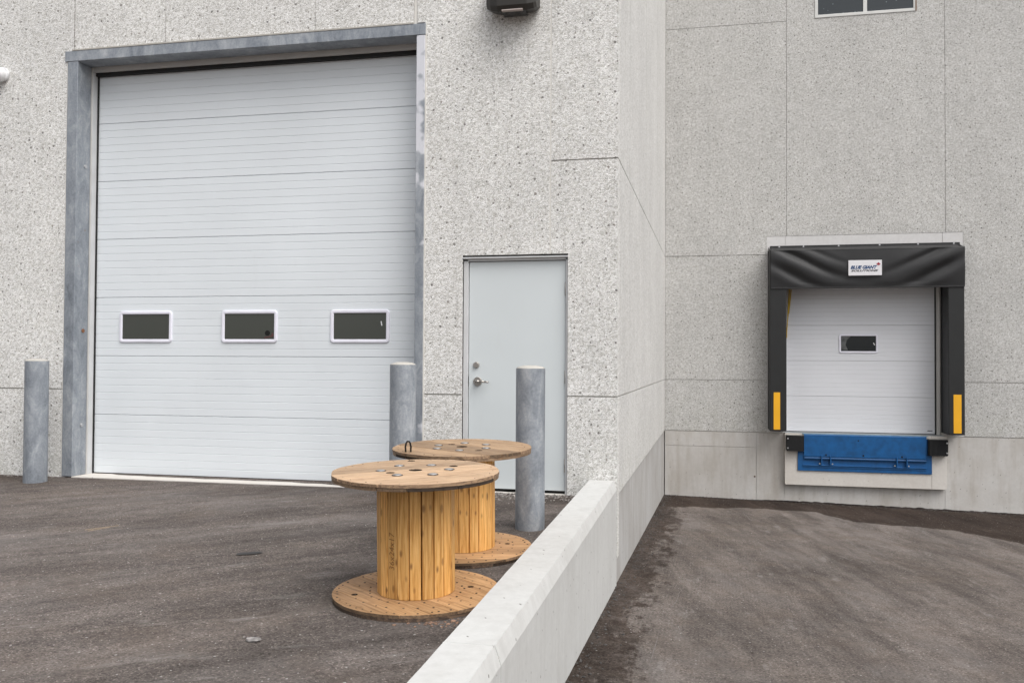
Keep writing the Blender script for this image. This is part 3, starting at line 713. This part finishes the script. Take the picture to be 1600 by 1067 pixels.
# ------------------------------------------------------------------ dock door, shelter, leveller, bumpers
dd = thing('dock_door', 'white ribbed dock door with one small window inside the black dock shelter', 'dock door', (3.2, DB+.12, FL))
YK = DB+.12
for k in range(5):
    z0 = .270+k*.5945; z1 = z0+.5945 if k < 4 else 2.98
    ribbed('door_section', 1.99, 4.352, z0+.001, z1, YK, 8, M_DOOR2, dd)
w = vinyl_window(2.868, 3.482, 1.588, 1.905, YK, dd, .032, .03, M_GLASS2)
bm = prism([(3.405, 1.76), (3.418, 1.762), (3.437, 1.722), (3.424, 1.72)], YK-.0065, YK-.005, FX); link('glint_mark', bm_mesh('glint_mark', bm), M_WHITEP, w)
bm = prism([(2.903, 1.64), (2.903, 1.868), (3.05, 1.868), (2.99, 1.80), (2.975, 1.72), (3.01, 1.64)], YK-.006, YK-.005, FX); link('pane_reflection', bm_mesh('pane_reflection', bm), mat_plain('pale_reflection', (.10, .105, .105), .3, var=.7, scale=9), w)  # pale part of the pane's reflection, painted flat like the glint above
box('seal', (4.353, 4.375, YK-.006, YK+.02, FL, 2.98), M_BLACK, dd); box('side_track', (4.376, 4.43, YK-.03, YK+.02, FL, 2.98), M_TRIM, dd)
box('lock_slot', (4.24, 4.315, YK-.004, YK, .318, .328), M_LENS, dd)
box('sill_plate', (1.99, 4.44, DB-.10, YK+.05, FL+.009, FL+.017), mat_plain('worn_steel_sill', (.30, .32, .33), .45, .4), dd)
bm = bmesh.new()
bm_cyl(bm, (2.07, DB+.07, 2.66), (2.045, DB+.07, 2.2), .011, n=8); bm_cyl(bm, (2.045, DB+.07, 2.2), (2.022, DB+.07, 1.87), .008, n=8); bm_cyl(bm, (2.10, DB+.075, 2.66), (2.06, DB+.075, 2.25), .009, n=8); bm_box(bm, 2.012, 2.034, DB+.06, DB+.08, 1.84, 1.93, .004)
link('pull_strap', bm_mesh('pull_strap', bm), M_STRAP, dd)

PR = .44; YF = DB-PR
sh = thing('dock_shelter', 'black foam dock shelter with wrinkled head curtain and yellow guide strips around the dock door', 'dock shelter', (3.2, DB, .3))
for side, x0, x1 in (('l', 1.718, 1.986), ('r', 4.432, 4.672)):
    bm = bmesh.new(); bm_box(bm, x0, x1, YF, DB-.002, .302, 3.20, .012, 2)
    if side == 'l': bm_box(bm, x0+.0, x1-.0, YF+.02, DB-.004, 3.19, 3.25)
    p = link('side_pad', bm_mesh('side_pad', bm), M_FABRIC2, sh)
    a, b = (1.782, 1.884) if side == 'l' else (4.505, 4.620)
    box('guide_strip', (a, b, YF-.004, YF+.001, .331, .937), M_YELLOW, p, .001)
# a wider jamb board behind each pad
box('backing_board', (1.712, 2.0, DB-.035, DB-.004, .31, 3.30), M_BLACK, sh); box('backing_board', (4.42, 4.74, DB-.035, DB-.004, .31, 3.30), M_BLACK, sh)
# head curtain: slopes out from the wall, then hangs with folds fanning from the upper corners
def fold(u, v, W):
    """depth of the folds at u across (0..W) and v down from the crease"""
    tot = 0
    for sx, sl_, ph, per in ((u, .50, .35, .30), (W-u, .56, 2.3, .34)):
        sx = max(sx, 0); q = v-sl_*sx**.95+.06*sx*sx
        a = .028*math.exp(-(sx/1.02)**3)*min(1, .25+sx*3)*math.exp(-((q-.03)/.34)**4)
        w = math.sin(2*math.pi*q/(per*(1+.5*q))+ph+1.3*mnoise.noise(Vector((sx*1.2, ph, v))))
        tot += a*(w-.3*w*w)
    tot += .006*mnoise.noise(Vector((u*2.5, v*4, 0)))
    return tot
vs, fs = [], []
x0, x1 = 1.722, 4.676; W = x1-x0; NX, NV = 150, 56
rows = []
for j in range(8): rows.append(('top', j/7))
for j in range(1, NV+1): rows.append(('front', j/NV))
ztc, zbt = 3.262, 2.640
for kind, t in rows:
    for i in range(NX+1):
        u = W*i/NX; x = x0+u
        if kind == 'top':
            xx = 1.76+(4.705-1.76)*i/NX; x = xx*(1-t)+x*t
            y = DB-.006-(PR+.006)*t; z = 3.360-(3.360-ztc)*t-.015*math.sin(math.pi*t)+.004*mnoise.noise(Vector((u*3, t*2, 5)))
            y -= fold(u, 0, W)*t*.5
        else:
            v = t*(ztc-zbt); y = YF-.006-fold(u, v, W)*min(1, (1-t)*6+.12)-.02*math.sin(math.pi*min(1, t*1.02)); z = ztc-v-.010*math.sin(math.pi*u/W)*t
            sag = .018*math.sin(math.pi*t)
            if i == 0: x -= 0
            x += (.0 if u < W/2 else .014)*0
        vs.append((x, y, z))
nx = NX+1
for j in range(len(rows)-1):
    for i in range(NX): a = j*nx+i; fs.append((a, a+nx, a+nx+1, a+1))
me = mesh('head_curtain', vs, fs)
hc = link('head_curtain', me, M_FABRIC, sh)
for p in me.polygons: p.use_smooth = True
md = hc.modifiers.new('thick', 'SOLIDIFY'); md.thickness = .006; md.offset = 1
# hem bar and corner side flaps
box('hem', (x0+.01, x1-.005, YF-.016, YF+.004, zbt-.012, zbt+.014), M_FABRIC, sh, .004)
for xa in (x0, x1-.006):
    bm = prism([(YF-.006, zbt), (DB-.01, zbt), (DB-.01, 3.365), (YF-.006, ztc)], xa, xa+.006, lambda a, b, d: (d, a, b))
    link('curtain_side', bm_mesh('curtain_side', bm), M_FABRIC, sh)
box('fixing_strip', (1.75, 4.712, DB-.012, DB+.003, 3.352, 3.390), M_FABRIC, sh, .003)
for x in (1.90, 2.29, 2.85, 3.49, 4.08, 4.62):
    cyl('fixing_screw', (x, DB-.010, 3.372), (x, DB-.020, 3.372), .013, M_ZINC, sh, n=10)
# sign on the curtain
YS = YF-.052
sg = box('sign', (2.938, 3.444, YS, YS+.012, 2.828, 3.074), M_SIGN, sh, .002)
def flat_text(body, size, x, z, mat, w, hgt, shear, off):
    me = text_mesh(body, size, shear, off)
    xs = [v.co.x for v in me.vertices]; ys = [v.co.y for v in me.vertices]
    cx, cy = (min(xs)+max(xs))/2, (min(ys)+max(ys))/2; sx, sy = w/(max(xs)-min(xs)), hgt/(max(ys)-min(ys))
    for v in me.vertices: v.co = Vector((x+(v.co.x-cx)*sx, YS-.0012, z+(v.co.y-cy)*sy))
    return link('lettering', me, mat, sg)
flat_text('BLUE GIANT', .08, 3.172, 2.960, M_NAVY, .405, .058, .35, .0045)
flat_text('SOLUTIONS', .05, 3.182, 2.905, M_INK, .41, .032, .3, .0022)
leaf = [(0, .5), (.1, .3), (.2, .36), (.17, .08), (.3, .2), (.34, .12), (.5, .14), (.42, 0), (.48, -.05), (.24, -.24), (.26, -.32), (.03, -.28), (.02, -.5), (-.02, -.5), (-.03, -.28), (-.26, -.32), (-.24, -.24), (-.48, -.05), (-.42, 0), (-.5, .14), (-.34, .12), (-.3, .2), (-.17, .08), (-.2, .36), (-.1, .3)]
bm = prism([(3.392+a*.062, 3.010+b*.062) for a, b in leaf], YS-.0016, YS-.0005, FX); link('maple_leaf', bm_mesh('maple_leaf', bm), M_RED, sg)

# leveller
lv = thing('dock_leveller', 'blue painted steel dock leveller with folded lip below the dock door', 'dock leveller', (3.2, DB-.1, .2))
YL = DB-.10
bm = bmesh.new(); bm_box(bm, 2.186, 4.256, YL-.022, YL-.002, -.362, -.05, .003); bm_box(bm, 2.186, 2.275, YL-.022, YL-.002, -.06, .20); bm_box(bm, 4.17, 4.256, YL-.022, YL-.002, -.06, .20)
link('pit_frame', bm_mesh('pit_frame', bm), M_BLUE, lv)
lp = bm = prism([(0, 0)]*0 or [(YL-.050, -.118), (YL-.062, .232), (YL-.050, .246), (YL-.030, .246), (YL-.034, -.118)], 2.284, 4.168, lambda a, b, d: (d, a, b))
lip = link('lip_plate', bm_mesh('lip_plate', bm), M_BLUE, lv)
box('top_deck', (2.26, 4.19, YL-.052, YL+.06, .247, .2535), mat_plain('worn_blue_deck', (.16, .28, .36), .5, var=.3, scale=12), lv)
bm = bmesh.new(); bm_box(bm, 2.27, 4.17, YL-.050, YL-.020, -.272, -.258, .003); bm_box(bm, 2.27, 4.17, YL-.034, YL-.020, -.30, -.272); link('lower_rail', bm_mesh('lower_rail', bm), M_BLUE, lv)
bm = bmesh.new(); bm_cyl(bm, (2.29, YL-.040, -.150), (4.165, YL-.040, -.150), .022, n=14); hg = link('hinge_tube', bm_mesh('hinge_tube', bm), mat_plain('dark_blue_paint', (.005, .062, .18), .5), lv)
for x in (2.56, 2.70, 3.72, 3.87):
    box('hinge_lug', (x-.008, x+.008, YL-.085, YL-.02, -.245, -.10), M_BLUE, lv, .002)
    cyl('bolt', (x-(.03 if x in (2.56, 3.72) else -.03), YL-.05, -.235), (x-(.03 if x in (2.56, 3.72) else -.03), YL-.064, -.235), .012, M_ZINC, lv, n=8)
for x, z in ((2.63, -.09), (3.21, -.085), (3.80, -.09), (3.13, .155)):
    cyl('lip_hole', (x, YL-.05, z), (x, YL-.0605 if z > 0 else YL-.054, z), .014 if z < 0 else .010, M_LENS, lip, n=14)
# rubber bumpers
def bumper(x0, x1, z0, z1, lb, zx):
    t = thing('dock_bumper', lb, 'dock bumper', ((x0+x1)/2, DB-.1, z0), (0, 0, 0), 'black rubber dock bumpers')
    n = 14; bm = bmesh.new()
    for i in range(n):
        a = x0+.012+(x1-x0-.024)*i/n; b = x0+.012+(x1-x0-.024)*(i+1)/n-.002
        bm_box(bm, a, b, YL-.118+random.uniform(-.002, .002), YL-.002, z0+random.uniform(0, .003), z1-random.uniform(0, .003))
    link('rubber_laminations', bm_mesh('rubber_laminations', bm), M_BUMP, t)
    for xx in (x0, x1-.009): box('end_plate', (xx, xx+.009, YL-.105, YL-.002, z0+.01, z1-.005), M_BLACK, t, .001)
    box('top_plate', (x0, x1, YL-.10, YL-.002, z1+.001, z1+.008), mat_plain('worn_grey_steel', (.30, .29, .27), .5, .2, var=.2, scale=20), t)
    for z in (z0+.05, z1-.05): cyl('bolt', (zx, YL-.119, z), (zx, YL-.128, z), .013, M_ZINC, t, n=8)
bumper(2.000, 2.278, -.035, .222, 'black laminated rubber bumper left of the blue leveller', 2.022)
bumper(4.190, 4.480, -.055, .205, 'black laminated rubber bumper right of the blue leveller', 4.46)

# ------------------------------------------------------------------ wall light and camera
wl = thing('wall_light', 'dark bronze wall pack light above the personnel door', 'wall light', (-.94, 0, 4.7))
YW = -.24
bm = bmesh.new()
prof = [(0, 4.62), (-.06, 4.585), (-.20, 4.56), (-.24, 4.60), (-.25, 4.68), (-.22, 4.80), (-.12, 4.90), (0, 4.93)]
xs = [(-1.175, .72, .05), (-1.13, .88, .02), (-1.06, 1, 0), (-.79, 1, 0), (-.735, .92, .01), (-.715, .8, .03)]
vr = []
for x, sc_, up_ in xs:
    vr.append([bm.verts.new((x, y*sc_, 4.76+(z-4.76)*(sc_) )) for y, z in prof])
for a, b in zip(vr, vr[1:]):
    for i in range(len(prof)-1): bm.faces.new((a[i], a[i+1], b[i+1], b[i]))
    bm.faces.new((a[-1], a[0], b[0], b[-1]))
bm.faces.new(vr[0]); bm.faces.new(list(reversed(vr[-1])))
hb = link('housing', bm_mesh('housing', bm), M_BRONZE, wl)
box('lamp_strip', (-1.02, -.83, -.235, -.198, 4.553, 4.566), mat_plain('pinkish_steel', (.42, .36, .33), .4, .3), wl, .002)
box('lens_recess', (-1.03, -.81, -.19, -.06, 4.560, 4.572), M_LENS, wl)

cm = thing('security_camera', 'white ball security camera on the wall at the left edge', 'security camera', (-6.43, 0, 4.4))
cyl('mount', (-6.43, 0, 4.395), (-6.43, -.035, 4.395), .075, M_WHITEP, cm, n=32)
bm = bmesh.new(); bmesh.ops.create_uvsphere(bm, u_segments=32, v_segments=16, radius=.078, matrix=Matrix.Translation((-6.44, -.07, 4.382)))
o = link('ball', bm_mesh('ball', bm), M_WHITEP, cm)
for p in o.data.polygons: p.use_smooth = True
cyl('lens', (-6.478, -.125, 4.362), (-6.492, -.158, 4.350), .022, M_LENS, cm)

# ------------------------------------------------------------------ gravel, debris
def stones(name, spots, mat, smin, smax, parent=None):
    bm = bmesh.new()
    for x, y, z in spots:
        s = random.uniform(smin, smax); r = bmesh.ops.create_icosphere(bm, subdivisions=1, radius=s)
        sc_ = Vector((random.uniform(.7, 1.4), random.uniform(.7, 1.3), random.uniform(.45, .8))); rz = random.uniform(0, 6.28)
        for v in r['verts']:
            q = v.co+Vector((random.uniform(-.25, .25)*s, random.uniform(-.25, .25)*s, random.uniform(-.2, .2)*s)); q = Vector((q.x*sc_.x, q.y*sc_.y, q.z*sc_.z))
            q.rotate(Matrix.Rotation(rz, 3, 'Z')); v.co = q+Vector((x, y, z+s*.2))
    o = link(name, bm_mesh(name, bm), mat, parent); o['kind'] = 'stuff'; return o
sp = []
for _ in range(900):
    x = random.uniform(-1.7, -.27); y = -abs(random.gauss(0, .16)); sp.append((x, y, zyard(x, y)))
for _ in range(260):
    x = random.uniform(-9, -5.66); y = -abs(random.gauss(0, .06)); sp.append((x, y, zyard(x, y)))
stones('gravel', sp, M_STONE, .003, .011)
sp = []
for _ in range(700):
    y = random.uniform(-5, DB-.1); x = abs(random.gauss(0, .09)); sp.append((x, y, zramp(x, y)))
for _ in range(900):
    x = random.uniform(0, 9); y = DB-abs(random.gauss(0, .09)); sp.append((x, y, zramp(x, y)))
stones('wet_gravel', sp, mat_plain('wet_gravel_stone', (.055, .05, .046), .6, var=.7, scale=25), .003, .012)
sp = []
for _ in range(420):
    x = random.uniform(-7, -.3); y = random.uniform(-6, -.2); sp.append((x, y, zyard(x, y)))
for _ in range(200):
    x = random.uniform(.3, 6); y = random.uniform(-5, 7); sp.append((x, y, zramp(x, y)))
stones('loose_grit', sp, mat_plain('pale_grit', (.34, .32, .30), .9, var=.6, scale=30), .0015, .005)
# broken asphalt lip along the rear wall
vs, fs = [], []; n = 260
for i in range(n+1):
    x = 1.45+8*i/n; w = .05+.045*abs(mnoise.noise(Vector((x*3, 0, 0))))+.03*mnoise.noise(Vector((x*11, 1, 0))); h = .018+.02*abs(mnoise.noise(Vector((x*5, 2, 0))))+.008*mnoise.noise(Vector((x*20, 2, 0))); h *= min(1, (x-1.45)/.5)
    zb = zramp(x, DB); vs += [(x, DB-w-.05, zb-.004), (x, DB-w*.6, zb+h*.8), (x, DB+.002, zb+h)]
for i in range(n):
    for j in range(2): a = i*3+j; fs.append((a, a+3, a+4, a+1))
M_LIP = mat_asphalt('broken_asphalt', (.07, .064, .06))
o = link('asphalt_lip', mesh('asphalt_lip', vs, fs), M_LIP); o['kind'] = 'structure'
# wood and bark crumbs by the near spool
sp = []
for _ in range(48):
    a = random.gauss(-.95, .2); q = .475+abs(random.gauss(0, .035)); x = -.776+q*math.cos(a); y = -3.212+q*math.sin(a)
    if x < -.27: sp.append((x, y, zyard(x, y)))
stones('bark_crumbs', sp, M_CHIP, .003, .010)
# crumpled scrap on the asphalt
bm = bmesh.new(); bmesh.ops.create_icosphere(bm, subdivisions=2, radius=.035)
for v in bm.verts:
    q = mnoise.noise(v.co*60); v.co = Vector((v.co.x*1.1, v.co.y*.6, v.co.z*.35))*(1+.5*q)+Vector((-1.30, -4.07, zyard(-1.3, -4.07)+.008))
tag(link('litter', bm_mesh('litter', bm), M_PAPER), 'crumpled grey scrap of litter lying on the asphalt yard left of the near spool', 'litter')
for i, (a, b) in enumerate((((-3.73, -2.13), (-3.57, -1.95)), ((-3.68, -2.16), (-3.60, -2.02)))):
    bm = bmesh.new(); bm_cyl(bm, (*a, zyard(*a)+.004), (*b, zyard(*b)+.006), .0018, .0015, 6)
    tag(link('straw', bm_mesh('straw', bm), M_STRAW), ('longer' if i == 0 else 'shorter')+' dry straw of the pair lying on the asphalt before the tall door', 'straw', 'dry straws on the yard')
# dark spot and thin scratches worn into the asphalt
def blot(name, cx, cy, rx, ry, rot, zf, mat, parent):
    pts = []
    for i in range(22):
        a = 2*math.pi*i/22; q = 1+.3*mnoise.noise(Vector((math.cos(a)*2+cx, math.sin(a)*2, cy)))
        x, y = rx*q*math.cos(a), ry*q*math.sin(a); X = cx+x*math.cos(rot)-y*math.sin(rot); Y = cy+x*math.sin(rot)+y*math.cos(rot); pts.append((X, Y, zf(X, Y)+.006))
    link(name, mesh(name, pts, [tuple(range(22))]), mat, parent)
blot('oil_spot', -2.17, -2.53, .085, .035, .5, zyard, mat_plain('oil_stain', (.03, .028, .027), .7), yard)
M_SCR = mat_plain('scratched_asphalt', (.17, .155, .147), .9, var=.35, scale=30)
for path, w in (([(2.523, 4.68), (2.60, 3.4), (2.70, 2.2), (2.83, .9)], .010), ([(2.42, 3.9), (2.48, 2.6), (2.50, 1.6)], .012), ([(.57, .15), (.53, -.5), (.47, -1.1)], .008), ([(.46, -1.5), (.445, -2.4)], .008), ([(1.25, 5.9), (1.35, 4.9)], .018)):
    vs, fs = [], []; pts = []
    for (a, b), (c, d_) in zip(path, path[1:]):
        for k in range(12): t = k/12; pts.append((a+(c-a)*t, b+(d_-b)*t))
    for i, (x, y) in enumerate(pts):
        ww = w*(.35+.65*abs(mnoise.noise(Vector((x*8, y*8, 0)))))*math.sin(math.pi*(i+.5)/len(pts)); x += .01*mnoise.noise(Vector((y*3, 0, 0)))
        vs += [(x-ww/2, y, zramp(x, y)+.005), (x+ww/2, y, zramp(x, y)+.005)]
    for i in range(len(pts)-1): fs.append((2*i, 2*i+1, 2*i+3, 2*i+2))
    link('scratch', mesh('scratch', vs, fs), M_SCR, ramp)
